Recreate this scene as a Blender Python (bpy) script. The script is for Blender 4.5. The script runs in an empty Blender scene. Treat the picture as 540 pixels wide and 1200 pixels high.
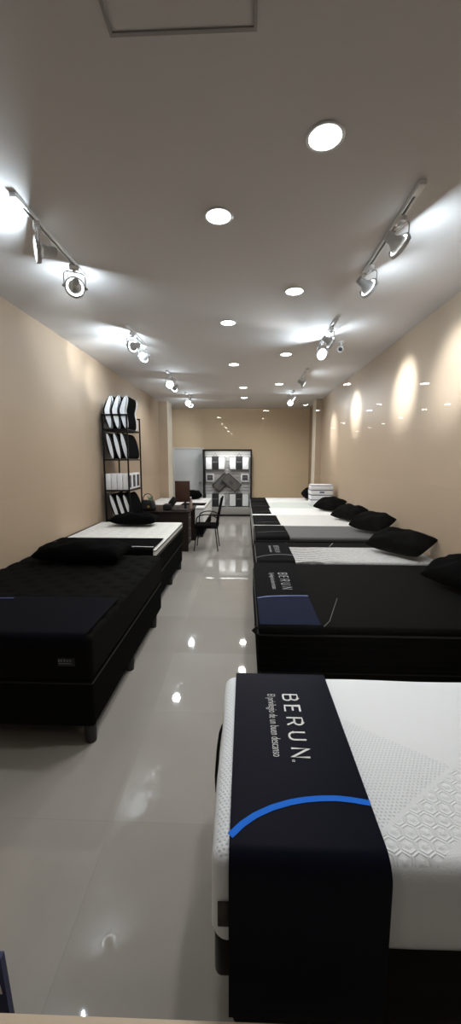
import bpy, bmesh, math, random
from math import sin, cos, pi, radians as R, sqrt, atan2
from mathutils import Vector as V, Matrix
random.seed(7)
S = bpy.context.scene
COL = S.collection

# ------------------------------------------------------------------ objects
def mesh_of(bm, name, smooth=None):
    me = bpy.data.meshes.new(name)
    bmesh.ops.recalc_face_normals(bm, faces=bm.faces)
    bm.to_mesh(me); bm.free()
    if smooth is not None:
        for p in me.polygons: p.use_smooth = True
        try: me.set_sharp_from_angle(angle=R(smooth))
        except Exception: pass
    return me
def obj(name, bm, mat, parent=None, loc=(0,0,0), rot=(0,0,0), smooth=40, label=None):
    me = mesh_of(bm, name, smooth) if isinstance(bm, bmesh.types.BMesh) else bm
    o = bpy.data.objects.new(name, me); COL.objects.link(o)
    if mat is not None and not me.materials: me.materials.append(mat)
    o.location = loc; o.rotation_euler = rot
    if parent: o.parent = parent
    if label: o['label'] = label
    return o
def tag(o, label, cat, group=None):
    o['label'] = label; o['category'] = cat
    if group: o['group'] = group
    return o
def thing(name, label, cat, loc=(0,0,0), rz=0, group=None, rot=None):
    o = bpy.data.objects.new(name, None); COL.objects.link(o)
    o.empty_display_size = .1
    o.location = loc; o.rotation_euler = rot or (0,0,rz)
    return tag(o, label, cat, group)
def struct(name, bm, mat, **k):
    o = obj(name, bm, mat, **k)
    if o.parent is None: o['kind'] = 'structure'
    return o
def copy_tree(o, parent=None):
    c = o.copy(); COL.objects.link(c)
    if parent: c.parent = parent
    for ch in list(o.children): copy_tree(ch, c)
    return c

# ------------------------------------------------------------------ shapes
def B(): return bmesh.new()
def box(bm, x0,x1,y0,y1,z0,z1, bev=0, seg=2, M=None):
    r = bmesh.ops.create_cube(bm, size=1)
    vs = r['verts']
    for v in vs:
        v.co = V(((x0+x1)/2+v.co.x*(x1-x0), (y0+y1)/2+v.co.y*(y1-y0), (z0+z1)/2+v.co.z*(z1-z0)))
    if bev:
        es = list({e for v in vs for e in v.link_edges})
        r2 = bmesh.ops.bevel(bm, geom=es, offset=bev, segments=seg, profile=.5, affect='EDGES')
        vs = list({v for f in r2['faces'] for v in f.verts} | {v for v in vs if v.is_valid})
        if M is not None:
            allv=set()
            st=list(vs)
            while st:
                v=st.pop()
                if v in allv: continue
                allv.add(v)
                for e in v.link_edges: st.append(e.other_vert(v))
            vs=list(allv)
    if M is not None:
        for v in vs: v.co = M @ v.co
    return bm
def tube(bm, pts, r, n=8, closed=False, cap=True):
    pts = [V(p) for p in pts]; N=len(pts); rings=[]
    up=None
    for i,p in enumerate(pts):
        if closed: t=(pts[(i+1)%N]-pts[i-1]).normalized()
        else: t=(pts[min(i+1,N-1)]-pts[max(i-1,0)]).normalized()
        if up is None:
            up = V((0,0,1)) if abs(t.z)<.9 else V((1,0,0))
        a = t.cross(up)
        if a.length<1e-5: a=t.cross(V((1,0,0)))
        a.normalize(); b=a.cross(t).normalized(); up=b
        rr = r[i] if isinstance(r,(list,tuple)) else r
        rings.append([bm.verts.new(p+(a*cos(2*pi*k/n)+b*sin(2*pi*k/n))*rr) for k in range(n)])
    m = N if closed else N-1
    for i in range(m):
        A,C=rings[i],rings[(i+1)%N]
        for k in range(n): bm.faces.new((A[k],A[(k+1)%n],C[(k+1)%n],C[k]))
    if not closed and cap:
        bm.faces.new(rings[0][::-1]); bm.faces.new(rings[-1])
    return bm
def lathe(bm, prof, n=24, M=None, capends=True):
    rings=[]
    for (r,z) in prof:
        rings.append([bm.verts.new((M or Matrix())@V((r*cos(2*pi*k/n), r*sin(2*pi*k/n), z))) for k in range(n)])
    for A,C in zip(rings,rings[1:]):
        for k in range(n): bm.faces.new((A[k],A[(k+1)%n],C[(k+1)%n],C[k]))
    if capends:
        bm.faces.new(rings[0][::-1]); bm.faces.new(rings[-1])
    return bm
def axis(half, r, n, k=4):
    r=min(r,half)
    a=[half-r+r*(j/k) for j in range(k+1)]
    inner=[-(half-r)+2*(half-r)*i/n for i in range(n+1)] if half>r+1e-6 else [0]
    return sorted({round(-x,6) for x in a}|{round(x,6) for x in inner}|{round(x,6) for x in a})
def rbox(sx,sy,sz,r,nx=4,ny=4,nz=2,k=4,disp=None):
    """rounded slab centred on x,y and standing on z=0; disp(x,y,z,normal)->Vector offset"""
    bm=B(); hx,hy,hz=sx/2,sy/2,sz/2
    X,Y,Z=axis(hx,r,nx,k),axis(hy,r,ny,k),axis(hz,r,nz,k)
    D={}
    def vt(x,y,z):
        key=(round(x,5),round(y,5),round(z,5))
        if key not in D:
            p=V((x,y,z)); c=V((max(-hx+r,min(hx-r,x)),max(-hy+r,min(hy-r,y)),max(-hz+r,min(hz-r,z))))
            d=p-c
            if d.length>1e-9:
                # spread the angle evenly
                m=max(abs(d.x),abs(d.y),abs(d.z)); q=V([math.tan(a/m*pi/4)/1.0 if m>0 else 0 for a in d])
                q=q.normalized(); p=c+q*r*(m/r if m<r-1e-6 else 1)
                nrm=q
            else: nrm=V((0,0,1))
            if disp: p=p+disp(p.x,p.y,p.z+hz,nrm)
            D[key]=bm.verts.new((p.x,p.y,p.z+hz))
        return D[key]
    def face(a,b,f):
        for i in range(len(a)-1):
            for j in range(len(b)-1):
                q=[f(a[i],b[j]),f(a[i+1],b[j]),f(a[i+1],b[j+1]),f(a[i],b[j+1])]
                if len(set(q))==4:
                    try: bm.faces.new(q)
                    except ValueError: pass
    for s in (-1,1):
        face(X,Y,lambda x,y:vt(x,y,s*hz)); face(X,Z,lambda x,z:vt(x,s*hy,z)); face(Y,Z,lambda y,z:vt(s*hx,y,z))
    return bm
def plate(bm, outline, z0, z1, M=None):
    M=M or Matrix()
    a=[bm.verts.new(M@V((x,y,z0))) for x,y in outline]; b=[bm.verts.new(M@V((x,y,z1))) for x,y in outline]
    n=len(outline)
    bm.faces.new(a[::-1]); bm.faces.new(b)
    for i in range(n): bm.faces.new((a[i],a[(i+1)%n],b[(i+1)%n],b[i]))
    return bm
def ribbon(bm, pts, w, z0, z1, M=None):
    """flat stroke of constant width in the xy plane"""
    P=[V((x,y)) for x,y in pts]; L=[];Rr=[]
    for i,p in enumerate(P):
        t=(P[min(i+1,len(P)-1)]-P[max(i-1,0)]).normalized(); n=V((-t.y,t.x))
        s=1.0
        if 0<i<len(P)-1:
            t1=(P[i]-P[i-1]).normalized(); c=max(.5,abs(t.dot(t1))); s=1/c
        L.append(p+n*w/2*s); Rr.append(p-n*w/2*s)
    M=M or Matrix()
    g=[[bm.verts.new(M@V((q.x,q.y,z))) for q in s] for s,z in ((L,z0),(Rr,z0),(L,z1),(Rr,z1))]
    for i in range(len(P)-1):
        bm.faces.new((g[2][i],g[2][i+1],g[3][i+1],g[3][i])); bm.faces.new((g[0][i],g[1][i],g[1][i+1],g[0][i+1]))
        bm.faces.new((g[0][i],g[0][i+1],g[2][i+1],g[2][i])); bm.faces.new((g[1][i],g[3][i],g[3][i+1],g[1][i+1]))
    for i in (0,-1): bm.faces.new((g[0][i],g[2][i],g[3][i],g[1][i]))
    return bm
def arc(cx,cy,rx,ry,a0,a1,n=12): return [(cx+rx*cos(R(a0+(a1-a0)*i/n)),cy+ry*sin(R(a0+(a1-a0)*i/n))) for i in range(n+1)]
def logo_strokes():
    """the five thin capital letters, unit cap height, returned as polylines with an advance"""
    out=[]
    def put(x,strokes): out.extend([[(x+a,b) for a,b in s] for s in strokes])
    put(0,[[(0,0),(0,1),(.40,1)]+arc(.40,.76,.22,.24,90,-90,8)+[(.05,.52)], [(.40,.52)]+arc(.42,.26,.24,.26,90,-90,8)+[(0,0)]])
    put(1.25,[[(.6,1),(0,1),(0,0),(.6,0)],[(0,.52),(.52,.52)]])
    put(2.5,[[(0,0),(0,1),(.42,1)]+arc(.42,.74,.24,.26,90,-90,8)+[(0,.48)],[(.38,.48),(.68,0)]])
    put(3.85,[[(0,1),(0,.3)]+arc(.32,.3,.32,.3,180,360,12)+[(.64,1)]])
    put(5.2,[[(0,0),(0,1),(.66,0),(.66,1)]])
    return out,5.86
def text_mesh(s, size, sx=1.0, ext=.0004, spacing=1.0):
    c=bpy.data.curves.new('t','FONT'); c.body=s; c.size=size; c.extrude=ext; c.space_character=spacing; c.offset=-.012*size; c.resolution_u=3
    o=bpy.data.objects.new('t',c); COL.objects.link(o)
    bpy.context.view_layer.update()
    dg=bpy.context.evaluated_depsgraph_get()
    me=bpy.data.meshes.new_from_object(o.evaluated_get(dg))
    bpy.data.objects.remove(o)
    for v in me.vertices: v.co.x*=sx
    me.materials.clear()
    return me

# ------------------------------------------------------------------ node maths
class N:
    def __init__(s,nt,sock): s.nt,s.k=nt,sock
    def op(s,o,b=None,c=None):
        n=s.nt.nodes.new('ShaderNodeMath'); n.operation=o
        for i,x in enumerate((s,b,c)):
            if x is None: continue
            if isinstance(x,N): s.nt.links.new(x.k,n.inputs[i])
            else: n.inputs[i].default_value=x
        return N(s.nt,n.outputs[0])
    def __add__(s,b): return s.op('ADD',b)
    def __sub__(s,b): return s.op('SUBTRACT',b)
    def __mul__(s,b): return s.op('MULTIPLY',b)
    def __truediv__(s,b): return s.op('DIVIDE',b)
    def mod(s,b): return s.op('FLOORED_MODULO',b)
    def abs(s): return s.op('ABSOLUTE')
    def max(s,b): return s.op('MAXIMUM',b)
    def min(s,b): return s.op('MINIMUM',b)
    def lt(s,b): return s.op('LESS_THAN',b)
    def gt(s,b): return s.op('GREATER_THAN',b)
    def sqrt(s): return s.op('SQRT')
    def sin(s): return s.op('SINE')
    def smooth(s,a,b):
        n=s.nt.nodes.new('ShaderNodeMapRange'); n.interpolation_type='SMOOTHSTEP'
        s.nt.links.new(s.k,n.inputs[0]); n.inputs[1].default_value=a; n.inputs[2].default_value=b
        return N(s.nt,n.outputs[0])
def coords(nt, kind='Object'):
    t=nt.nodes.new('ShaderNodeTexCoord'); sp=nt.nodes.new('ShaderNodeSeparateXYZ')
    nt.links.new(t.outputs[kind],sp.inputs[0])
    return [N(nt,sp.outputs[i]) for i in range(3)], t.outputs[kind]
def world_coords(nt):
    t=nt.nodes.new('ShaderNodeNewGeometry'); sp=nt.nodes.new('ShaderNodeSeparateXYZ')
    nt.links.new(t.outputs['Position'],sp.inputs[0])
    return [N(nt,sp.outputs[i]) for i in range(3)], t.outputs['Position']
def mat(name, col, rough=.6, metal=0, spec=.5, noise=0, nscale=30, bump=0, bscale=200, coat=0, emit=None, estr=0, sheen=0):
    m=bpy.data.materials.new(name); m.use_nodes=True; nt=m.node_tree; p=nt.nodes['Principled BSDF']
    p.inputs['Base Color'].default_value=(*col,1); p.inputs['Roughness'].default_value=rough
    p.inputs['Metallic'].default_value=metal; p.inputs['Specular IOR Level'].default_value=spec
    p.inputs['Coat Weight'].default_value=coat; p.inputs['Sheen Weight'].default_value=sheen
    if emit: p.inputs['Emission Color'].default_value=(*emit,1); p.inputs['Emission Strength'].default_value=estr
    tc=nt.nodes.new('ShaderNodeTexCoord')
    if noise:
        n=nt.nodes.new('ShaderNodeTexNoise'); n.inputs['Scale'].default_value=nscale; n.inputs['Detail'].default_value=4
        nt.links.new(tc.outputs['Object'],n.inputs['Vector'])
        mr=nt.nodes.new('ShaderNodeMapRange'); mr.inputs[3].default_value=1-noise; mr.inputs[4].default_value=1+noise
        nt.links.new(n.outputs['Fac'],mr.inputs[0])
        mx=nt.nodes.new('ShaderNodeMix'); mx.data_type='RGBA'; mx.blend_type='MULTIPLY'; mx.inputs[0].default_value=1
        mx.inputs[6].default_value=(*col,1)
        nt.links.new(mr.outputs[0],mx.inputs[7]); nt.links.new(mx.outputs[2],p.inputs['Base Color'])
    if bump:
        n=nt.nodes.new('ShaderNodeTexNoise'); n.inputs['Scale'].default_value=bscale; n.inputs['Detail'].default_value=3
        nt.links.new(tc.outputs['Object'],n.inputs['Vector'])
        b=nt.nodes.new('ShaderNodeBump'); b.inputs['Strength'].default_value=bump; b.inputs['Distance'].default_value=.01
        nt.links.new(n.outputs['Fac'],b.inputs['Height']); nt.links.new(b.outputs[0],p.inputs['Normal'])
    return m
def set_bump(m, height, strength=1, dist=.01):
    nt=m.node_tree; b=nt.nodes.new('ShaderNodeBump'); b.inputs['Strength'].default_value=strength; b.inputs['Distance'].default_value=dist
    nt.links.new(height.k,b.inputs['Height']); nt.links.new(b.outputs[0],nt.nodes['Principled BSDF'].inputs['Normal'])
def set_mix(m, fac, c1, c2):
    nt=m.node_tree; x=nt.nodes.new('ShaderNodeMix'); x.data_type='RGBA'
    x.inputs[6].default_value=(*c1,1); x.inputs[7].default_value=(*c2,1)
    nt.links.new(fac.k,x.inputs[0]); nt.links.new(x.outputs[2],nt.nodes['Principled BSDF'].inputs['Base Color'])

# ------------------------------------------------------------------ materials
M_ceil=mat('ceiling_paint',(.66,.635,.62),.85,noise=.02,nscale=3)
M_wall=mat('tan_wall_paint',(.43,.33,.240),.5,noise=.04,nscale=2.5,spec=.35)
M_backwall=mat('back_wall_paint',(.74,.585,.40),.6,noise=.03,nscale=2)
M_litface=mat('spotlit_face_cream',(.80,.74,.62),.5)
M_door=mat('grey_door_paint',(.74,.77,.80),.5)
M_doorframe=mat('white_door_frame',(.75,.75,.73),.5)
M_blackmetal=mat('black_metal',(.006,.006,.007),.5,spec=.15)
M_blackfab=mat('black_fabric',(.0018,.0018,.0021),.9,bump=.25,bscale=350,spec=.03)
M_pillow=mat('black_pillow_fabric',(.0018,.0018,.0020),.9,bump=.3,bscale=60,spec=.04)
M_blacktop=mat('black_knit',(.0038,.0037,.0038),.9,bump=.3,bscale=200,spec=.05,noise=.25,nscale=8)
M_greytop=mat('charcoal_knit',(.10,.10,.105),.85,bump=.3,bscale=200,noise=.1,nscale=20)
M_whitetop=mat('white_knit',(.78,.79,.80),.8,bump=.3,bscale=120,noise=.03,nscale=20)
M_whitetop2=mat('pale_knit',(.62,.63,.62),.8,bump=.3,bscale=120,noise=.04,nscale=20)
M_green=mat('pale_grey_knit',(.55,.60,.58),.8,bump=.2,bscale=120)
M_white=mat('white_enamel',(.78,.78,.78),.35)
M_whitetext=mat('white_print',(.82,.84,.86),.6)
M_greytext=mat('grey_print',(.35,.37,.40),.6)
M_blue=mat('blue_print',(.006,.17,.85),.6,spec=.1)
M_blueline=mat('dim_blue_print',(.05,.10,.33),.45)
M_greyline=mat('grey_piping',(.16,.165,.17),.6)
M_pipeblack=mat('black_piping',(.004,.004,.005),.7)
M_satin=mat('navy_satin',(.0030,.0036,.013),.45,spec=.03,bump=.05,bscale=500)
M_satin2=mat('lighter_navy_satin',(.0028,.0034,.0070),.6,spec=.03,bump=.05,bscale=500)
M_blackrun=mat('black_runner_cloth',(.0055,.0055,.0065),.8,spec=.015,bump=.05,bscale=500)
M_navy=mat('navy_blue_satin',(.006,.009,.028),.7,spec=.03,bump=.05,bscale=500)
M_steel=mat('brushed_steel',(.45,.45,.45),.35,metal=.9)
M_greymetal=mat('grey_painted_metal',(.42,.41,.40),.45)
M_chrome=mat('chrome',(.7,.7,.7),.15,metal=1)
M_dark=mat('dark_plastic',(.010,.010,.011),.4)
M_slotdark=mat('track_slot',(.03,.022,.018),.6)
M_glow=mat('lamp_glow',(.9,.9,.9),.5,emit=(1,.97,.93),estr=9)
M_spotglow=mat('spot_glow',(.9,.9,.9),.5,emit=(.93,.97,1),estr=8)
M_desk=mat('dark_wood',(.017,.009,.007),.45,spec=.2,noise=.35,nscale=12)
M_monitor=mat('brown_monitor_shell',(.055,.022,.014),.3,noise=.3,nscale=9)
M_card=mat('white_carton',(.80,.80,.82),.6)
M_panelgrey=mat('dark_grey_panel',(.05,.05,.06),.5)
M_navybox=mat('navy_print',(.03,.04,.12),.5)
M_clearplastic=mat('plastic_wrap_white',(.82,.85,.88),.25,noise=.05,nscale=30,bump=.3,bscale=25)
M_greypack=mat('grey_wrapped_fabric',(.11,.105,.10),.35,noise=.4,nscale=20,bump=.3,bscale=25)
M_slat=mat('white_slatwall',(.50,.50,.50),.5)
M_cabfloor=mat('grey_cabinet_base',(.32,.31,.30),.45)
M_sill=mat('cream_sill',(.70,.58,.45),.5,noise=.03,nscale=8)
M_gold=mat('gold_tag',(.75,.52,.14),.35,metal=.8)
M_bag=mat('black_leather',(.008,.007,.008),.4,bump=.3,bscale=80)
M_plantgreen=mat('green_leaf',(.05,.22,.10),.5)
M_mall=mat('dark_mall_surface',(.02,.018,.017),.8)
M_mallfloor=mat('mall_floor_tile',(.05,.045,.04),.4)

# tile floor
def floor_mat():
    m=mat('polished_porcelain',(.44,.415,.385),.045,spec=.55); nt=m.node_tree
    (x,y,z),pos=world_coords(nt)
    T=.8; gx=(x+.62); gy=(y-2.38)
    jx=((gx+T/2).mod(T)-T/2).abs(); jy=((gy+T/2).mod(T)-T/2).abs()
    j=jx.min(jy).lt(.0022)
    w=nt.nodes.new('ShaderNodeTexWhiteNoise'); w.noise_dimensions='2D'
    cx=(gx/T).op('FLOOR'); cy=(gy/T).op('FLOOR')
    cb=nt.nodes.new('ShaderNodeCombineXYZ'); nt.links.new(cx.k,cb.inputs[0]); nt.links.new(cy.k,cb.inputs[1]); nt.links.new(cb.outputs[0],w.inputs[0])
    n=nt.nodes.new('ShaderNodeTexNoise'); n.inputs['Scale'].default_value=2.2; n.inputs['Detail'].default_value=5; nt.links.new(pos,n.inputs['Vector'])
    v=N(nt,w.outputs['Value'])*.55+N(nt,n.outputs['Fac'])*.6
    x1=nt.nodes.new('ShaderNodeMix'); x1.data_type='RGBA'; x1.inputs[6].default_value=(.30,.282,.262,1); x1.inputs[7].default_value=(.39,.375,.357,1)
    nt.links.new(v.k,x1.inputs[0])
    x2=nt.nodes.new('ShaderNodeMix'); x2.data_type='RGBA'; x2.inputs[7].default_value=(.26,.245,.23,1)
    nt.links.new(j.k,x2.inputs[0]); nt.links.new(x1.outputs[2],x2.inputs[6])
    nt.links.new(x2.outputs[2],nt.nodes['Principled BSDF'].inputs['Base Color'])
    r=(j*.4)+.035; nt.links.new(r.k,nt.nodes['Principled BSDF'].inputs['Roughness'])
    return m
M_floor=floor_mat()

# white knit with dotted wedge and honeycomb band (world metres on the window mattress)
def knit_mat():
    m=mat('white_honeycomb_knit',(.86,.91,.98),.75,spec=.3); nt=m.node_tree
    (x,y,z),pos=world_coords(nt)
    def hexd(x,y,s):
        a=x/s; b=y/s; h=sqrt(3)
        ax=a.mod(1)-.5; ay=b.mod(h)-h/2
        bx=(a-.5).mod(1)-.5; by=(b-h/2).mod(h)-h/2
        da=ax*ax+ay*ay; db=bx*bx+by*by; s1=da.lt(db); inv=(s1*-1)+1
        gx=(ax*s1+bx*inv).abs(); gy=(ay*s1+by*inv).abs()
        return gx.max(gx*.5+gy*(h/2)), da.min(db).sqrt()      # hex distance (0..0.5), round distance
    # signed side of a line through p with direction d
    def side(px,py,dx,dy): return (x-px)*dy-(y-py)*dx
    l=sqrt(.312**2+.236**2)
    s_low=side(.365,.926,.312/l,.236/l)      # >0 below the lower dotted edge
    s_up=side(.338,1.42,.339/l,-.258/l)       # >0 : below the upper dotted edge (towards the window)
    dots=s_low.lt(0)*s_up.gt(0)
    l2=sqrt(.312**2+.306**2)
    band=s_low.gt(.012)*s_low.lt(.135)
    band2=s_up.lt(-.03)*s_low.lt(.135)*side(.677,1.16,.2/.36,.3/.36).gt(.02)
    hexz=band.max(band2)
    hd,_=hexd(x,y,.043); ring=hd.smooth(.33,.40)*((hd.smooth(.42,.49)*-1)+1); core=((hd.smooth(.05,.26))*-1)+1
    _,rd=hexd(x,y,.0125); dot=(rd.smooth(.17,.30)*-1)+1
    topz=z.gt(.685)
    h=topz*(hexz*(ring+core*.8)*.75-dots*dot*.9)
    fine=N(nt,(lambda n:(nt.links.new(pos,n.inputs['Vector']),n.inputs['Scale'].__setattr__('default_value',260),n.outputs['Fac'])[2])(nt.nodes.new('ShaderNodeTexNoise')))
    lum=nt.nodes.new('ShaderNodeTexNoise'); lum.inputs['Scale'].default_value=5; nt.links.new(pos,lum.inputs['Vector'])
    h=h+fine*.25+N(nt,lum.outputs['Fac'])*1.2
    set_bump(m,h,.5,.006)
    set_mix(m,dots*dot*topz*.55,(.86,.91,.98),(.55,.61,.70))
    return m
M_knit=knit_mat()
def wavy_mat():
    m=mat('grey_wave_knit',(.5,.5,.5),.8); nt=m.node_tree
    (x,y,z),pos=world_coords(nt)
    d=((x-.35)*(x-.35)*.35+(y-2.2)*(y-2.2)).sqrt()
    w=(d*105+((x*16).sin()*1.8)).sin().smooth(-.2,.6)
    fade=(x.smooth(.45,1.35)*-1)+1
    n=nt.nodes.new('ShaderNodeTexNoise'); n.inputs['Scale'].default_value=45; n.inputs['Detail'].default_value=4; nt.links.new(pos,n.inputs['Vector'])
    nn=N(nt,n.outputs['Fac']).smooth(.3,.7)
    set_mix(m,(w*fade*.8+nn*.25).min(1.0),(.50,.505,.51),(.08,.08,.085))
    return m
M_wavy=wavy_mat()
def tick_mat():   # cream euro-top with faint quilted pattern
    m=mat('white_quilted_damask',(.72,.73,.70),.75); nt=m.node_tree
    (x,y,z),pos=world_coords(nt)
    q=((x*22).sin()*(y*22).sin()).abs()
    n=nt.nodes.new('ShaderNodeTexNoise'); n.inputs['Scale'].default_value=30; nt.links.new(pos,n.inputs['Vector'])
    set_bump(m,q+N(nt,n.outputs['Fac'])*.6,.6,.008)
    set_mix(m,N(nt,n.outputs['Fac']).smooth(.35,.7)*.5,(.76,.77,.75),(.55,.57,.56))
    return m
M_tick=tick_mat()
def glass_mat():
    m=bpy.data.materials.new('window_glass'); m.use_nodes=True; nt=m.node_tree
    for n in list(nt.nodes): nt.nodes.remove(n)
    out=nt.nodes.new('ShaderNodeOutputMaterial'); mx=nt.nodes.new('ShaderNodeMixShader')
    t=nt.nodes.new('ShaderNodeBsdfTransparent'); t.inputs[0].default_value=(.97,.98,.975,1)
    g=nt.nodes.new('ShaderNodeBsdfGlossy'); g.inputs['Roughness'].default_value=0
    lw=nt.nodes.new('ShaderNodeLayerWeight'); f=N(nt,lw.outputs['Facing']).op('POWER',5)*.958+.042
    nt.links.new(f.k,mx.inputs[0]); nt.links.new(t.outputs[0],mx.inputs[1]); nt.links.new(g.outputs[0],mx.inputs[2])
    nt.links.new(mx.outputs[0],out.inputs[0]); return m
M_glass=glass_mat()

# ------------------------------------------------------------------ room
XL,XR,YF,YB,H=-2.28,1.93,.50,11.88,3.2
struct('floor',box(B(),XL-.1,XR+.1,YF,YB+.1,-.1,0),M_floor)
def hatch_ceiling():
    return box(B(),XL-.1,XR+.1,YF,YB+.1,H,H+.1)
struct('ceiling',hatch_ceiling(),M_ceil)
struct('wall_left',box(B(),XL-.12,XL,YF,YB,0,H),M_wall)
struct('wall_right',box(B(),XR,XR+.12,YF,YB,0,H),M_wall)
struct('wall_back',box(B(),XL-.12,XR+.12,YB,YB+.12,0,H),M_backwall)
# pilasters; the spot light on each aisle face is painted as a cream strip
for nm,x0,x1,y0,y1,ax in (('wall_pilaster_left',XL,-2.05,10.25,10.85,-2.05),('wall_pilaster_right',1.78,XR,9.98,10.42,1.78)):
    w=struct(nm,box(B(),x0,x1,y0,y1,0,H),M_wall)
    s=1 if ax<0 else -1
    t=box(B(),min(ax,ax+s*.012),max(ax,ax+s*.012),y0+.02,y1,0,H); obj('lit_face_strip',t,M_litface,w)
# front: sill wall, window frame and glass
struct('wall_front',box(B(),XL,XR,YF,.715,0,.36,.004),M_mall)
w=struct('window_1',box(B(),XL,XR,.548,.556,.40,H-.06),M_glass)
obj('window_frame',box(B(),XL,XR,.53,.575,.36,.40,.003),M_greymetal,w)
obj('window_frame',box(B(),XL,XR,.53,.575,H-.06,H,.003),M_greymetal,w)
obj('window_frame',box(B(),XL,XL+.04,.53,.575,.40,H-.06,.003),M_greymetal,w)
obj('window_frame',box(B(),XR-.04,XR,.53,.575,.40,H-.06,.003),M_greymetal,w)
sill=B(); plate(sill,[(XL,.575),(XR,.575),(XR,.745),(XL,.700)],.36,.40)
struct('trim_1',sill,M_sill)
# outside the shop: corridor floor and ceiling (seen only as reflections in the pane)
struct('floor_corridor',box(B(),-10,12,-40,YF,-.1,0),M_mallfloor)
struct('ceiling_corridor',box(B(),-10,12,-40,YF,3.74,3.85),M_mall)
struct('wall_facade',box(B(),XL-.4,XR+.4,.38,YF,H,3.74),M_mall)

# door
d=struct('door_1',box(B(),-2.17,-1.32,YB-.045,YB-.005,0,1.99,.004),M_door)
fr=B(); box(fr,-2.23,-2.17,YB-.07,YB,0,2.05,.004); box(fr,-1.32,-1.26,YB-.07,YB,0,2.05,.004); box(fr,-2.17,-1.32,YB-.07,YB,1.99,2.05,.004)
obj('door_frame',fr,M_doorframe,d)
kb=B(); lathe(kb,[(.012,0),(.012,.03),(.028,.035),(.034,.05),(.028,.068),(.008,.072)],16,Matrix.Translation((-1.39,YB-.045,.99))@Matrix.Rotation(R(90),4,'X'))
obj('door_knob',kb,M_steel,d)

# ceiling access panel
hp=thing('ceiling_hatch','square plaster access panel with dark edges, set in the ceiling near the window','access panel',(-.228,1.29,H))
pb=B(); box(pb,-.235,.235,-.26,.26,-.006,.0); obj('panel',pb,M_ceil,hp)
M_seam=mat('hatch_seam',(.36,.34,.33),.8)
fb=B()
for a in ((-.262,.262,.272,.286),(-.262,.262,-.286,-.272)): box(fb,a[0],a[1],a[2],a[3],-.006,0)
for s in (-1,1): box(fb,min(s*.25,s*.262),max(s*.25,s*.262),-.272,.272,-.006,0)
obj('frame',fb,M_seam,hp)

# ------------------------------------------------------------------ lights
def area(name, loc, size, power, col, aim=(0,0,-1), spread=180, parent=None):
    l=bpy.data.lights.new(name,'AREA'); l.shape='DISK'; l.size=size; l.energy=power; l.color=col; l.spread=R(spread)
    o=bpy.data.objects.new(name,l); COL.objects.link(o)
    o.rotation_mode='QUATERNION'; o.rotation_quaternion=V(aim).to_track_quat('-Z','Y'); o.location=loc
    return o
def spot(name, loc, aim, power, col, ang=24, blend=.6, r=.04):
    l=bpy.data.lights.new(name,'SPOT'); l.energy=power; l.color=col; l.spot_size=R(ang); l.spot_blend=blend; l.shadow_soft_size=r
    o=bpy.data.objects.new(name,l); COL.objects.link(o)
    o.rotation_mode='QUATERNION'; o.rotation_quaternion=V(aim).to_track_quat('-Z','Y'); o.location=loc
    return o
DL=[((-.173,2.615),'downlight in the ceiling left of centre, second nearest the window'),
    ((.368,2.042),'largest round downlight, nearest the window'),
    ((.436,3.717),'round downlight beyond the largest one, on the spotlit wall side'),
    ((-.198,4.501),'round downlight in line with the second nearest one, at mid ceiling'),
    ((.581,5.825),'round downlight beside the second track by the spotlit wall'),
    ((-.187,6.401),'round downlight third in the row on the shelf side'),
    ((.677,8.054),'small distant downlight farthest along the spotlit wall side'),
    ((-.047,8.40),'upper one of the two distant downlights close together'),
    ((-.032,9.765),'lower one of the two distant downlights, nearest the back wall')]
K_DL=1.0
proto=None
for (x,y),lab in DL:
    if proto is None:
        proto=thing('downlight','white '+lab,'downlight',(x,y,H),group='recessed ceiling downlights')
        b=B(); lathe(b,[(.088,0),(.092,-.004),(.086,-.008),(.076,-.006),(.076,0)],32,capends=False); obj('trim_ring',b,M_white,proto)
        b=B(); lathe(b,[(.0765,-.001),(.076,-.0045),(.04,-.0055),(.002,-.006)],32); obj('diffuser',b,M_glow,proto)
        o=proto
    else:
        o=copy_tree(proto); o.location=(x,y,H); o['label']='white '+lab
    area('downlight_lamp',(x,y,H-.012),.14,(11 if y<7 else 17)*K_DL,(1,.965,.92),spread=165)

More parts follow.
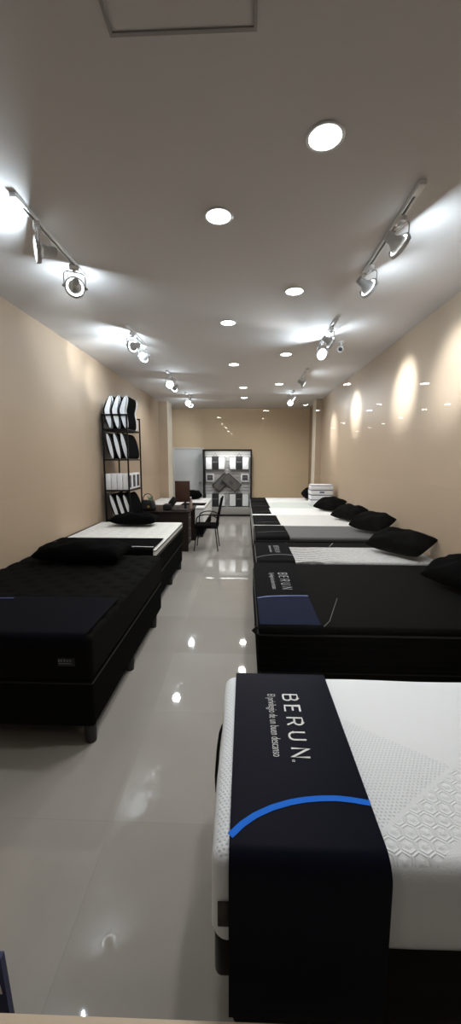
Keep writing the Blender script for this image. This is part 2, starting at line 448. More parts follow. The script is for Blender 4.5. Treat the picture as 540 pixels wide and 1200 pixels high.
# track spotlights ---------------------------------------------------
def yoke_parts(parent, aim, yaw):
    """bracket loop, ring, reflector, lens hanging below the rail; aim is a world direction"""
    b=B(); box(b,-.035,.035,-.018,.018,-.03,0,.003); box(b,-.012,.012,-.012,.012,-.05,-.03); obj('adapter',b,M_white,parent,rot=(0,0,yaw))
    Rz=Matrix.Rotation(yaw,4,'Z')
    w=.078; d=.168
    pts=[(-w,0,-d)]+[(-w,0,-.075),(-w+.008,0,-.058),(-w+.025,0,-.05),(w-.025,0,-.05),(w-.008,0,-.058),(w,0,-.075)]+[(w,0,-d)]
    b=B(); tube(b,[Rz@V(p) for p in pts],.0042,8); obj('bracket',b,M_greymetal,parent)
    b=B(); pc=V((0,0,-d+.01)); q=V(aim).normalized().to_track_quat('Z','Y').to_matrix().to_4x4(); T=Matrix.Translation(pc)@q
    lathe(b,[(.072,-.012),(.076,-.006),(.076,.012),(.072,.016),(.066,.012),(.066,-.008)],28,T,capends=False)
    for s in (-1,1): tube(b,[pc+Rz@V((s*.070,0,0)),pc+Rz@V((s*.092,0,0))],.009,10)
    ring=obj('lamp_ring',b,M_greymetal,parent)
    b=B(); lathe(b,[(.006,-.115),(.026,-.112),(.029,-.10),(.029,-.055),(.036,-.045),(.046,-.028),(.052,-.004),(.048,-.001)],24,T); obj('reflector',b,M_greymetal,parent)
    b=B(); lathe(b,[(.064,.001),(.064,.008),(.03,.0105),(.002,.011)],28,T); obj('lens',b,M_spotglow,parent)
    q0=pc+q@V((0,0,-.11)); e=Rz@V((w*.5,0,-.06))
    b=B(); pts=[q0.lerp(e,t)+V((0,.0,-.0))+ (Rz@V((.03,0,.0)))*sin(pi*t)+V((0,0,-.02*sin(2*pi*t))) for t in [i/10 for i in range(11)]]
    tube(b,pts,.0022,6); obj('cable',b,M_greytextm,parent)
    return pc
M_greytextm=mat('grey_cable',(.30,.29,.28),.5)
COOL=(.76,.88,1)
K_SP=1.0
TR=[
 (-1.325,2.36,3.33,'track rail nearest the window on the shelf side',[(2.60,(-.78,-.50,-.10),26,9,'narrow glowing oval spotlight','first'),(3.14,(-.45,.88,.02),9,4,'ring shaped spotlight','second')]),
 (-1.335,4.54,5.30,'second track rail from the window on the shelf side',[(4.72,(-.80,.60,.04),14,8,'lit ring spotlight','first'),(5.22,(-.75,.62,-.16),14,2.5,'round spotlight','second')]),
 (-1.35,6.80,7.55,'third track rail from the window on the shelf side',[(7.05,(.30,-.85,-.42),10,2,'bright disc spotlight','first'),(7.48,(-.62,.80,-.38),22,2,'ring spotlight','second')]),
 (-1.36,8.95,9.75,'track rail nearest the back on the shelf side',[(9.35,(.1,-.85,-.5),8,3,'bright disc spotlight','first'),(9.70,(-.3,.9,-.3),8,3,'dim spotlight','second')]),
 (.955,2.35,3.38,'track rail nearest the window on the spotlit wall side',[(2.64,(.90,.30,-.45),26,5,'wide grey reflector spotlight','first'),(3.24,(.975,.50,-.48),34,3,'tilted dish spotlight','second')]),
 (.975,4.46,5.42,'second track rail from the window on the spotlit wall side',[(4.66,(.955,.24,-.48),44,2.5,'upright ring spotlight','first'),(5.16,(-.62,-.65,.0),12,8,'glaring white spotlight','second')]),
 (1.03,6.72,7.78,'third track rail from the window on the spotlit wall side',[(7.10,(.90,-.12,-.48),36,2,'hanging ring spotlight','first')]),
 (1.06,8.75,9.72,'track rail nearest the back on the spotlit wall side',[(8.85,(.87,-.20,-.72),26,2,'dim hanging spotlight','first'),(9.42,(.20,-.85,-.35),10,3,'bright slanted spotlight','second')]),
]
for x,y0,y1,lab,lamps in TR:
    t=thing('track_rail','white ceiling '+lab,'lighting track',(x,(y0+y1)/2,H),group='ceiling spotlight tracks')
    h=(y1-y0)/2
    b=B(); box(b,-.018,-.007,-h,h,-.022,0,.002); box(b,.007,.018,-h,h,-.022,0,.002); box(b,-.007,.007,-h,h,-.008,0); obj('rail',b,M_white,t)
    b=B(); box(b,-.0065,.0065,-h+.1,h-.08,-.0095,-.0082); obj('slot',b,M_slotdark,t)
    b=B(); box(b,-.021,.021,-h-.012,-h+.09,-.027,0,.004); obj('end_feed',b,M_white,t,label='white live-end box')
    b=B(); box(b,-.019,.019,h-.012,h+.006,-.024,0,.003); obj('end_cap',b,M_white,t)
    for ly,aim,P,F,look,which in lamps:
        side='shelf side' if x<0 else 'spotlit wall side'
        k=TR.index((x,y0,y1,lab,lamps))%4
        tr=['track nearest window','second track from window','third track from window','last track'][k]
        only='' if len(lamps)==1 else (', window end' if which=='first' else ', far end')
        s=thing('track_spotlight',f'{look} on the {side} {tr}{only}',
                'spotlight',(x,ly,H-.0225),group='spotlights on the ceiling tracks')
        a=V(aim).normalized(); yaw=atan2(a.y,a.x)+pi/2
        pc=yoke_parts(s,a,yaw)
        p=V((x,ly,H-.0225))+pc+a*.022
        spot('spot_beam',p,a,P*K_SP*3.6,(.93,.97,1),48,1.0,.06)
        area('spot_spill',p,.11,F*K_SP,COOL,a)

# corridor lamps reflected in the glass
pts=[(-1.32,19.35),(-1.3,22.6),(-1.27,25.7),(-1.28,28.9),(-1.2,32),(.87,16.7),(.93,19.84),(1.0,22.98),(1.04,25.8),(1.1,29),
     (3.05,16.78),(2.28,15.05),(2.78,10.99),(4.86,10.97),(5.24,16.86),(7.37,16.54),(4.99,14.96),(7.54,15.06),(7.98,22.96),(7.65,19.68),(8.1,26.08),(5.5,20.0),(5.57,22.65),(8.24,29.09),(5.75,25.99)]
M_corr=mat('corridor_lamp_glow',(.9,.9,.9),.5,emit=(1,.93,.85),estr=60)
proto=None
for x,y in pts:
    if proto is None:
        proto=thing('corridor_downlight','small round corridor downlight mirrored as a bright dash in the shop window','downlight',(x,1.1-y,3.738),group='corridor downlights mirrored in the window')
        b=B(); lathe(b,[(.125,0),(.13,-.006),(.115,-.012),(.112,-.004),(.112,0)],24,capends=False); obj('trim_ring',b,M_white,proto)
        b=B(); lathe(b,[(.113,-.001),(.11,-.008),(.002,-.009)],24); obj('diffuser',b,M_corr,proto)
    else:
        o=copy_tree(proto); o.location=(x,1.1-y,3.738)
area('corridor_fill',(-3.6,-.9,3.70),.4,22,(1,.82,.64))  # added pair of lights for the sill, placed clear of the pane reflections
area('corridor_fill',(3.6,-.9,3.70),.4,22,(1,.82,.64))

# security camera
c=thing('security_camera','small white bullet camera hanging from the ceiling beside the second track','security camera',(1.23,5.25,H))
b=B(); lathe(b,[(.035,0),(.035,-.012),(.012,-.02),(.010,-.06)],16); obj('mount',b,M_white,c)
T=Matrix.Translation((0,0,-.085))@V((-.35,-.85,-.35)).normalized().to_track_quat('Z','Y').to_matrix().to_4x4()
b=B(); lathe(b,[(.02,-.08),(.033,-.07),(.036,.06),(.036,.075),(.028,.075),(.028,.06)],18,T); obj('body',b,M_white,c)
b=B(); lathe(b,[(.027,.058),(.027,.062),(.01,.066)],16,T); obj('lens',b,M_dark,c)

# ------------------------------------------------------------------ bed building blocks
def legs_box(bm,sx,sy): pass
def bed_base(label, x0,x1,y0,y1,z0,z1, group, leg_xy, mat_=None, leg_h=None, leg_m=None):
    t=thing('box_spring',label,'box spring',((x0+x1)/2,(y0+y1)/2,0),group=group)
    sx,sy=x1-x0,y1-y0
    b=rbox(sx,sy,z1-z0,.02,8,8,2,3); obj('upholstered_box',b,mat_ or M_blackfab,t,(0,0,z0))
    b=B(); 
    pts=[(-sx/2,-sy/2),(sx/2,-sy/2),(sx/2,sy/2),(-sx/2,sy/2)]
    tube(b,[(x,y,z1-.02) for x,y in pts],.005,6,closed=True); obj('piping',b,M_pipeblack,t)
    for lx,ly in leg_xy:
        b=B(); lathe(b,[(.030,0),(.034,.004),(.038,z0*.6),(.038,z0+.004)],16,Matrix.Translation((lx-(x0+x1)/2,ly-(y0+y1)/2,0))); obj('leg',b,leg_m or M_dark,t)
    return t
def piping(parent,sx,sy,z,r,m,rc=.03):
    pts=[]
    for cx,cy,a0 in ((sx/2-rc,sy/2-rc,0),(-sx/2+rc,sy/2-rc,90),(-sx/2+rc,-sy/2+rc,180),(sx/2-rc,-sy/2+rc,270)):
        pts+=[(cx+rc*cos(R(a0+90*i/5)),cy+rc*sin(R(a0+90*i/5)),z) for i in range(6)]
    b=B(); tube(b,pts,r,6,closed=True); obj('piping',b,m,parent)
def mattress(label,x0,x1,y0,y1,z0,z1,group,top,side=None,band=None,r=.035,disp=None,nx=6,ny=6,nz=3,pipe=M_pipeblack,strips=None):
    """strips: when side differs from top the slab is split into border band + top panel"""
    t=thing('mattress',label,'mattress',((x0+x1)/2,(y0+y1)/2,z0),group=group)
    sx,sy,sz=x1-x0,y1-y0,z1-z0
    if side is None:
        obj('cover',rbox(sx,sy,sz,r,nx,ny,nz,4,disp),top,t)
    else:
        hb=sz-(band or .05)
        obj('border',rbox(sx,sy,hb,min(r,.03),6,6,max(nz,4),3,strips),side,t)
        obj('top_panel',rbox(sx-.004,sy-.004,(band or .05),min(r,(band or .05)/2.05),nx,ny,1,4,disp),top,t,(0,0,hb))
    if pipe:
        zz=sz-(r if side is None else (band or .05))
        piping(t,sx+.004,sy+.004,zz,.0055,pipe,rc=min(r,.03) if side is None else .028)
    return t
def runner_sheet(x0,x1,ya,yb,zt,drop_front,drop_back=0,th=.004,rad=.03,nx=6,wave=.0,lift=.003):
    """cloth laid over a bed along y from yb to ya (near edge), falling over the near edge"""
    prof=[]
    if drop_back>0:
        prof+= [(yb+lift,zt-rad-drop_back*(1-i/4)) for i in range(4)]
        prof+= [(yb-rad+(rad+lift)*cos(R(a)),zt-rad+(rad+lift)*sin(R(a))) for a in range(0,91,15)]
    else: prof+=[(yb,zt+lift)]
    n=14
    ys=prof[-1][0]; ye=ya+rad
    prof+=[(ys+(ye-ys)*(i+1)/n,zt+lift) for i in range(n)]
    prof+=[(ya+rad-(rad+lift)*sin(R(a)),zt-rad+(rad+lift)*cos(R(a))) for a in range(15,91,15)]
    prof+=[(ya-lift,zt-rad-drop_front*(i+1)/8) for i in range(8)]
    bm=B(); g=[]
    for k,off in enumerate((0,th)):
        rows=[]
        for j,(y,z) in enumerate(prof):
            a=prof[max(j-1,0)]; c=prof[min(j+1,len(prof)-1)]; ty,tz=c[0]-a[0],c[1]-a[1]; L=sqrt(ty*ty+tz*tz) or 1
            ny,nz=tz/L,-ty/L          # outward normal (profile runs towards the viewer then down)
            rows.append([bm.verts.new((x0+(x1-x0)*i/nx,y+ny*off*1-(wave*sin(i*1.7+j*.4) if z<zt-rad else 0),z+nz*off)) for i in range(nx+1)])
        g.append(rows)
    m=len(prof)
    for rows in g:
        for j in range(m-1):
            for i in range(nx): bm.faces.new((rows[j][i],rows[j][i+1],rows[j+1][i+1],rows[j+1][i]))
    for j in range(m-1):
        for i in (0,nx): bm.faces.new((g[0][j][i],g[0][j+1][i],g[1][j+1][i],g[1][j][i]))
    for i in range(nx):
        for j in (0,m-1): bm.faces.new((g[0][j][i],g[0][j][i+1],g[1][j][i+1],g[1][j][i]))
    return bm
def logo(parent, ox, oy, z, size, rot, m=None, stroke=.10, slog=True, mark=True, sm=None):
    """five capitals with the slogan below, laid flat; (ox,oy) is the start of the baseline"""
    T=Matrix.Translation((ox,oy,z))@Matrix.Rotation(rot,4,'Z')@Matrix.Scale(size,4)
    st,adv=logo_strokes(); b=B()
    for s in st: ribbon(b,s,stroke,0,.0006/size,T)
    if mark: ribbon(b,arc(adv+.28,.02,.07,.07,0,340,10),.03,0,.0006/size,T)
    obj('lettering',b,m or M_whitetext,parent,smooth=None)
    if slog:
        me=text_mesh('El privilegio de un buen descanso',.80,sx=.60,ext=.0003/size,spacing=1.0)
        xs=[v.co.x for v in me.vertices]; k=(adv)/(max(xs)-min(xs)); x0=min(xs)
        for v in me.vertices: v.co=T@V(((v.co.x-x0)*k,v.co.y-1.10,v.co.z))
        obj('slogan',me,sm or m or M_whitetext,parent,smooth=None)
def pillow_mesh(L,W,T,seed=0,n=26,wr=.008,pinch=.1):
    ex=.40 if pinch>.05 else .36
    rnd=random.Random(seed); ph=[rnd.uniform(0,6.28) for _ in range(6)]
    bm=B(); top={};bot={}
    for i in range(n+1):
        for j in range(n+1):
            u=-1+2*i/n; v=-1+2*j/n
            u=sin(u*pi/2); v=sin(v*pi/2)
            e=max(0,(1-abs(u)**2.6)*(1-abs(v)**2.6))**ex
            x=L/2*u*(1-pinch*(1-v*v)*abs(u)**2); y=W/2*v*(1-pinch*1.2*(1-u*u)*abs(v)**2)
            w=wr*(sin(7*u+3*v+ph[0])+sin(5*v-6*u+ph[1])+.6*sin(13*u+ph[2])*sin(11*v+ph[3]))*min(1,e*1.5)
            edge = i in (0,n) or j in (0,n)
            a=bm.verts.new((x,y,T*.55*e+w+T*.42)); top[i,j]=a
            bot[i,j]=a if edge else bm.verts.new((x,y,-T*.42*e+T*.42))
    for i in range(n):
        for j in range(n):
            bm.faces.new((top[i,j],top[i+1,j],top[i+1,j+1],top[i,j+1]))
            q=(bot[i,j],bot[i,j+1],bot[i+1,j+1],bot[i+1,j])
            bm.faces.new(q)
    return bm
def pillow(label,loc,L,W,T,rz,tilt=0,roll=0,seed=0,text=None,pinch=.09,group='black pillows on the beds'):
    t=thing('pillow',label,'pillow',loc,group=group,rot=(roll,tilt,rz))
    obj('cushion',pillow_mesh(L,W,T,seed,pinch=pinch),M_pillow,t,smooth=80)
    if text:
        tx,ty,sz,rot,tz=text
        b=B(); st,adv=logo_strokes(); Tm=Matrix.Translation((tx,ty,tz))@Matrix.Rotation(rot,4,'Z')@Matrix.Scale(sz,4)
        for s in st: ribbon(b,s,.16,0,.001/sz,Tm)
        obj('lettering',b,M_greytext,t,smooth=None)
    return t

GB='bed bases down both sides of the shop'; GM='mattresses down both sides of the shop'; GR='printed foot runners on the beds'
# ---- R1: white mattress by the window
bed_base('dark low bed base under the white mattress beside the shop window',-.03,1.90,.88,1.66,.10,.43,GB,[(.05,.95),(1.82,.95),(.05,1.6),(1.82,1.6)],M_blackfab)
m1=mattress('large white honeycomb knit mattress nearest the window',-.085,1.905,.835,1.685,.432,.70,GM,M_knit,r=.045,nx=20,ny=12,nz=4,pipe=None,
   disp=lambda x,y,z,n:V((0,0,.003*sin(9*x+2)*sin(11*y)))*(1 if z>.2 else 0)+V((n.x,n.y,0))*.002*sin(13*y+11*x+9*z))
b=B(); box(b,-.975,-.945,-.4285,-.4245,.075,.150,.002); obj('brand_tag',b,M_dark,m1,label='black rubber side tag')
b=B(); tube(b,[(-.996,-.14,.185),(-1.003,-.08,.19),(-1.005,.03,.195),(-1.003,.13,.19),(-.996,.18,.185)],.006,8); obj('handle',b,M_blackfab,m1,label='black side handle strap')
b=B(); 
cp=rbox(.055,.08,.148,.02,2,2,2,3)
r1b=[o for o in COL.objects if o.name=='box_spring'][0]
obj('corner_guard',cp,M_dark,r1b,(-.985,-.36,.28),label='dark rounded corner guard')
r=thing('bed_runner','wide navy runner with a bright blue arc on the white window mattress','bed runner',(0,0,0),group=GR)
obj('cloth',runner_sheet(-.036,.366,.826,1.695,.7095,.42,drop_back=.12,rad=.045,nx=8,wave=.0012),M_satin,r,smooth=60)
# printed fields: arc and paler lower field
ARC=[(-.036,.884),(.0,.921),(.036,.948),(.085,.973),(.136,.991),(.18,1.001),(.226,1.007),(.27,1.009),(.31,1.006),(.364,.997)]
def arc_y(x):
    for (a,b_),(c_,d_) in zip(ARC,ARC[1:]):
        if x<=c_: return b_+(d_-b_)*(x-a)/(c_-a)
    return ARC[-1][1]
zt=.7178
xs=[-.035+.400*i/24 for i in range(25)]
b=B(); ribbon(b,[(x,arc_y(x)) for x in xs],.019,zt-.0006,zt); obj('blue_arc',b,M_blue,r,smooth=None,label='bright blue printed arc')
logo(r,.163,1.505,zt-.0004,.0585,-pi/2,stroke=.125)
# ---- R2: big black bed
def pleat(x,y,z,n): return V((n.x,n.y,0))*(.006*sin(z*2*pi/.034))
bed_base('black bed base below the big black mattress, behind the window bed',.10,1.91,2.25,3.58,.08,.40,GB,[(.16,2.32),(.16,2.95),(.16,3.5),(1.85,2.32),(1.85,3.5)])
m2=mattress('thick black pleated mattress directly behind the white window one',.085,1.915,2.20,3.63,.402,.70,GM,M_blacktop,side=M_blackfab,band=.05,r=.025,strips=pleat,nz=20,nx=20,ny=14)
b=B()
tube(b,[(-.52,-.70,.2995),(-.47,-.62,.2995),(-.33,-.22,.2995)],.002,5)
obj('seam',b,M_greyline,m2)
b=B(); plate(b,[(-.955,-.03),(-.925,-.0),(-.895,-.03),(-.925,-.06)],-.004,.004,Matrix.Translation((-.0,-.64,.27))@Matrix.Rotation(R(90),4,'X')); obj('brand_tag',b,M_dark,m2)
r=thing('bed_runner','navy runner with thin blue edge on the black bed behind the window bed','bed runner',(0,0,0),group=GR)
obj('cloth',runner_sheet(.088,.47,2.20,3.62,.703,.012,rad=.025,nx=8),M_blackrun,r,smooth=60)
zt=.7115
b=B(); pl=[(.094,2.215),(.464,2.215),(.462,2.70)]+[(.462-.37*t,2.70-.03*t*t-.16*max(0,t-.75)**1.3) for t in [i/10 for i in range(1,11)]]
plate(b,pl,zt-.002,zt-.0012); obj('navy_field',b,M_navy,r,smooth=None,label='lighter navy printed end')
b=B(); ribbon(b,[(.464-.37*t,2.715-.03*t*t-.16*max(0,t-.75)**1.3) for t in [i/10 for i in range(11)]],.014,zt-.001,zt); obj('blue_arc',b,M_blueline,r,smooth=None)
logo(r,.295,3.28,zt-.001,.072,-pi/2,m=M_greytext,slog=True,mark=False)
# ---- R3: grey wave patterned
bed_base('black bed base below the grey wave patterned mattress',.13,1.91,3.74,4.52,.08,.42,GB,[(.19,3.8),(.19,4.46),(1.85,3.8),(1.85,4.46)])
m3=mattress('pale grey mattress with a wavy pattern, behind the big black one',.115,1.915,3.70,4.56,.422,.70,GM,M_wavy,side=M_blackfab,band=.05,r=.025)
b=B(); zq=.2795
obj('seam_band',box(b,-.896,.896,.20,.425,zq,zq+.0025),M_blacktop,m3,label='black far stripe with pale diagonal lines')
b=B()
for cx in (-.55,0.0,.55): ribbon(b,[(cx-.05,.21),(cx+.04,.42)],.010,zq+.0026,zq+.0034)
obj('diagonal_lines',b,M_greyline,m3,smooth=None)
r=thing('bed_runner','black runner with grey lettering on the wave patterned mattress','bed runner',(0,0,0),group=GR)
obj('cloth',runner_sheet(.118,.50,3.70,4.50,.7045,.012,rad=.025),M_blackrun,r,smooth=60)
logo(r,.33,4.34,.7125,.052,-pi/2,m=M_greytext,mark=False)
b=B(); ribbon(b,[(.122,3.80),(.2,3.88),(.32,3.93),(.42,3.93),(.497,3.91)],.010,.7125,.7135); obj('grey_arc',b,M_greyline,r,smooth=None)
# ---- R4..R8
rows=[('R4',4.62,5.46,.755,M_greytop,M_blackfab,'charcoal grey mattress in the middle of the row by the spotlit wall','black bed base below the charcoal grey mattress','black runner on the charcoal grey mattress',.42,M_pipeblack),
      ('R5',5.52,6.60,.735,M_whitetop2,M_whitetop2,'light grey mattress right behind the charcoal one','black bed base below the light grey mattress','black runner on the light grey mattress',.40,M_greyline),
      ('R6',6.66,7.62,.735,M_whitetop,M_whitetop,'bright white mattress in front of the stacked cartons','black bed base below the bright white mattress','black runner on the bright white mattress',.34,M_greyline),
      ('R7',7.70,8.78,.72,M_green,M_green,'pale greenish white mattress under the stacked cartons','black bed base below the mattress with the cartons','black runner on the mattress that holds the cartons',.38,M_greyline),
      ('R8',8.86,9.80,.72,M_whitetop,M_whitetop,'last white mattress before the back wall','black bed base below the last white mattress','black runner on the last white mattress',.38,M_greyline)]
for nm,y0,y1,zt,top,side,lm,lb,lr,rw,pp in rows:
    bed_base(lb,.14,1.91,y0+.02,y1-.02,.08,.42,GB,[(.20,y0+.09),(.20,y1-.09),(1.84,y0+.09),(1.84,y1-.09)],M_blackfab)
    mattress(lm,.125,1.915,y0,y1,.422,zt,GM,top,side=side,band=.05,r=.025,pipe=pp)
    r=thing('bed_runner',lr,'bed runner',(0,0,0),group=GR)
    g=.10 if nm!='R4' else .02
    obj('cloth',runner_sheet(.13,.13+rw,y0+(g if nm in('R5','R6') else 0),y1-.06,zt+.0035,.012 if nm not in('R5','R6') else .0001,rad=.025 if nm not in('R5','R6') else .002),M_blackrun,r,smooth=60)
    b=B(); ribbon(b,[(.16,y0+.25),(.16+rw*.5,y0+.32),(.13+rw-.02,y0+.33)],.008,zt+.0115,zt+.0122); obj('grey_arc',b,M_greyline,r,smooth=None)
# pillows by the right wall
PW=[('puffy black pillow on the big black bed, partly cut by the frame edge',(1.705,2.93,.75),.52,.34,.20,R(112),0,1,(-.20,.04,.020,R(0),.165)),
    ('biggest fully seen black pillow, on the wave patterned mattress',(1.655,4.03,.75),.62,.34,.22,R(124),0,2,(-.24,.04,.018,R(0),.175)),
    ('black pillow on the charcoal grey mattress',(1.680,5.02,.80),.50,.33,.22,R(124),0,3,(-.18,.04,.018,R(0),.175)),
    ('black pillow on the light grey mattress, behind two larger pillows',(1.675,6.12,.78),.50,.34,.20,R(120),0,4,None),
    ('black pillow on the bright white mattress, touching the cartons',(1.62,7.26,.78),.54,.36,.21,R(122),0,5,None),
    ('small far black pillow beside the stacked cartons',(1.60,9.30,.735),.46,.40,.30,R(95),0,6,None)]
for lab,loc,L,W,T,rz,ti,seed,tx in PW: pillow(lab,loc,L,W,T,rz,ti,R(-20) if seed<6 else 0,seed,tx,.058)
# stacked cartons
GS='stacked white cartons on the bed'
labs=['lowest white carton of the four stacked on the bed by the wall','second carton from the bottom of the stack on the bed','third carton from the bottom, with a small dark label','top carton of the stack on the bed by the wall']
z=.7265
for k,(h,lab) in enumerate(zip((.14,.10,.10,.10),labs)):
    t=thing('mattress_carton',lab,'carton',(1.60+.006*(k%2),8.22,z),group=GS,rz=R(.6*(k%3)))
    obj('box_body',box(B(),-.225,.225,-.17,.17,0,h-.002,.004),M_card,t)
    b=B(); box(b,-.226,.226,-.171,.171,h-.022,h-.004,.002); obj('printed_edge',b,M_navybox,t,label='navy printed band')
    if k==2: obj('label_patch',box(B(),-.05,.05,-.1735,-.1712,.03,.06),M_navybox,t)
    z+=h+.0005

# ---- left row
def tuft(x,y,z,n):
    if z<.2: return V((0,0,0))
    px,py=.22,.22; r=0
    d=0
    for ox in (0,.5):
        ax=((x/px+ox+.5)%1-.5)*px; ay=((y/py+ox+.5)%1-.5)*py
        d+=math.exp(-(ax*ax+ay*ay)/.0011)
    return V((0,0,-.016*d))
bed_base('long black bed base standing nearest the shop window on the shelf side',-2.275,-.885,2.05,3.90,.12,.42,GB,[(-.93,2.10),(-.93,2.90),(-.93,3.70),(-2.2,2.10),(-2.2,3.70)])
mA=mattress('large black tufted mattress on the shelf side, nearest the window',-2.262,-.875,2.035,3.92,.422,.70,GM,M_blacktop,r=.035,nx=70,ny=94,nz=3,disp=tuft,pipe=None)
obj('brand_tag',box(B(),.50,.60,-.952,-.944,.10,.15,.002),M_dark,mA,label='black sewn front label')
r=mA
b=B(); st,adv=logo_strokes(); Tm=Matrix.Translation((.505,-.953,.128))@Matrix.Rotation(R(90),4,'X')@Matrix.Scale(.0125,4)
for s in st: ribbon(b,s,.16,0,.05,Tm)
ribbon(b,[(0,-.9),(5.9,-.9)],.25,0,.05,Tm)
obj('lettering',b,M_greytext,mA,smooth=None)
r=thing('bed_runner','dark navy runner over the foot of the black tufted mattress','bed runner',(0,0,0),group=GR)
obj('cloth',runner_sheet(-2.25,-.90,2.026,2.62,.7065,.035,rad=.035,nx=30,wave=.0),M_satin2,r,smooth=60)
b=B(); ribbon(b,[(-2.15+.50*t,2.46+.12*sin(t*pi/2)) for t in [i/10 for i in range(11)]],.014,.7145,.7153); obj('blue_arc',b,M_blueline,r,smooth=None)
pillow('long flat black pillow on the far end of the tufted black mattress',(-1.60,3.68,.704),.84,.44,.20,R(-1),0,0,11,(-.33,.06,.020,0,.165),.03)
# bed B
bed_base('black bed base below the white quilted mattress with black runner',-2.275,-.975,4.05,5.84,.12,.42,GB,[(-1.02,4.22),(-1.02,5.04),(-1.02,5.78),(-2.2,4.22),(-2.2,5.78)])
mB=mattress('white quilted mattress with black piping in front of the metal rack',-2.262,-.965,4.02,5.88,.422,.72,GM,M_tick,side=M_blackfab,band=.085,r=.03,
   disp=lambda x,y,z,n:V((0,0,.006*abs(sin(x*12)*sin(y*12)))) if z>.04 else V((0,0,0)))
piping(mB,1.31,1.86,.293,.006,M_pipeblack,.028)
r=thing('bed_runner','black foot runner with white edge line on the white quilted mattress','bed runner',(0,0,0),group=GR)
obj('cloth',runner_sheet(-2.25,-.985,4.008,4.56,.738,.10,rad=.032,nx=20,wave=.0),M_blackfab,r,smooth=60)
b=B(); ribbon(b,[(-1.42,4.07),(-1.2,4.10),(-1.0,4.09)],.018,.7455,.7468); obj('white_edge',b,M_whitetop2,r,smooth=None,label='white edge line')
pillow('long black bolster pillow at the foot of the metal rack',(-1.62,5.56,.742),.66,.32,.17,R(0),0,0,12,(-.16,-.08,.016,0,.13),.03)
# bed C behind desk
bed_base('black bed base under the white mattress behind the desk',-2.27,-.90,8.25,10.15,.06,.30,GB,[(-.95,8.3),(-.95,10.05),(-2.2,8.3),(-2.2,10.05)])
mattress('thick white mattress behind the desk, near the door',-2.262,-.885,8.22,10.18,.302,.67,GM,M_whitetop,side=M_whitetop,band=.05,r=.025,pipe=M_greyline)
r=thing('bed_runner','small black foot runner on the white mattress behind the desk','bed runner',(0,0,0),group=GR)
obj('cloth',runner_sheet(-1.45,-.90,8.50,8.95,.6735,.0001,rad=.002),M_blackrun,r,smooth=60)
pillow('black pillow on the white mattress between the monitor and the door',(-1.38,9.82,.676),.55,.34,.24,R(10),0,0,13)

# ------------------------------------------------------------------ metal rack with packs
rk=thing('metal_rack','tall open black metal rack against the wall, holding wrapped pillows','shelf rack',(-2.01,6.33,0))
x0,x1,y0,y1=-.19,.19,-.36,.36
def sq(bm,p,q,r=.011): 
    p,q=V(p),V(q); lo=[min(a,b)-r for a,b in zip(p,q)]; hi=[max(a,b)+r for a,b in zip(p,q)]
    box(bm,lo[0],hi[0],lo[1],hi[1],lo[2],hi[2],.002,1)
for x in (x0,x1):
    for y in (y0,y1): obj('post',(lambda b:(sq(b,(x,y,.012),(x,y,2.375)),b)[1])(B()),M_blackmetal,rk)
b=B(); sq(b,(x0,y0,2.375),(x1,y0,2.375)); sq(b,(x0,y1,2.375),(x1,y1,2.375)); sq(b,(x0,y0,2.375),(x0,y1,2.375)); obj('top_rail',b,M_blackmetal,rk)
SH=[2.165,1.70,1.215,.74,.25]
for z in SH:
    b=B(); sq(b,(x0,y0,z-.012),(x1,y0,z-.012)); sq(b,(x0,y1,z-.012),(x1,y1,z-.012)); sq(b,(x0,y0,z-.012),(x0,y1,z-.012)); sq(b,(x1,y0,z-.012),(x1,y1,z-.012))
    box(b,x0,x1,y0,y1,z-.008,z); obj('shelf',b,M_blackmetal,rk)
GP='wrapped pillows standing on the metal rack'
def wrapped(label,x,y,z,h,L,th,lean,bend,seed,flip=False):
    """pillow in a clear zip bag: white body, black side gussets, stands on its long edge, leaning across x"""
    t=thing('wrapped_pillow',label,'wrapped pillow',(x,y,z),group=GP)
    def off(s):   # sideways shift of the section at height fraction s
        return lean*(1-s)+bend*max(0,(s-.55))
    def sheetbody(w0,w1,yy0,yy1,pw):
        bm=B(); n=14; ring=[]
        for i in range(n+1):
            s=i/n; o=off(s); t_=th/2*(max(0,1-abs(2*s-1)**pw))**.6+.002
            ring.append([bm.verts.new((o+w0*t_,yy0,h*s)),bm.verts.new((o+w1*t_,yy0,h*s)),bm.verts.new((o+w1*t_,yy1,h*s)),bm.verts.new((o+w0*t_,yy1,h*s))])
        for A,C in zip(ring,ring[1:]):
            for k in range(4): bm.faces.new((A[k],A[(k+1)%4],C[(k+1)%4],C[k]))
        bm.faces.new(ring[0][::-1]); bm.faces.new(ring[-1]); return bm
    obj('pillow_body',sheetbody(-.9,.9,-L/2,L/2,2.4),M_clearplastic,t)
    for a_,b_ in ((-1,-.60),(.60,1)):
        obj('black_gusset',sheetbody(a_,b_,-L/2-.004+(.10 if flip and a_>0 else 0),L/2+.004-(.10 if flip and a_>0 else 0),2.4),M_blackfab,t,label='black side panel')
    b=B(); tube(b,[(off(i/10)+th/2*max(0,1-abs(2*i/10-1)**2.4)**.6+.003,-L/2-.004,h*i/10) for i in range(11)],.004,6); obj('zip_edge',b,M_dark,t)
    return t
nm=['nearest the wall','in the middle','nearest the aisle']
for k in range(3):
    wrapped(f'tall wrapped pillow standing on the top shelf of the rack, {nm[k]}',-2.185+.118*k,6.30,2.168,.50,.62,.10,.10,.26,20+k,flip=True)
for k in range(3):
    wrapped(f'wrapped pillow leaning on the second shelf of the rack, {nm[k]}',-2.15+.112*k,6.30,1.703,.40,.60,.10,.085,0,30+k)
for k in range(3):
    wrapped(f'wrapped pillow leaning on the fourth shelf of the rack, {nm[k]}',-2.14+.108*k,6.30,.743,.40,.60,.098,.12,0,40+k)
GX='white boxes on the third shelf of the rack'
wn=['first from the wall','second from the wall','third from the wall','fourth from the wall']
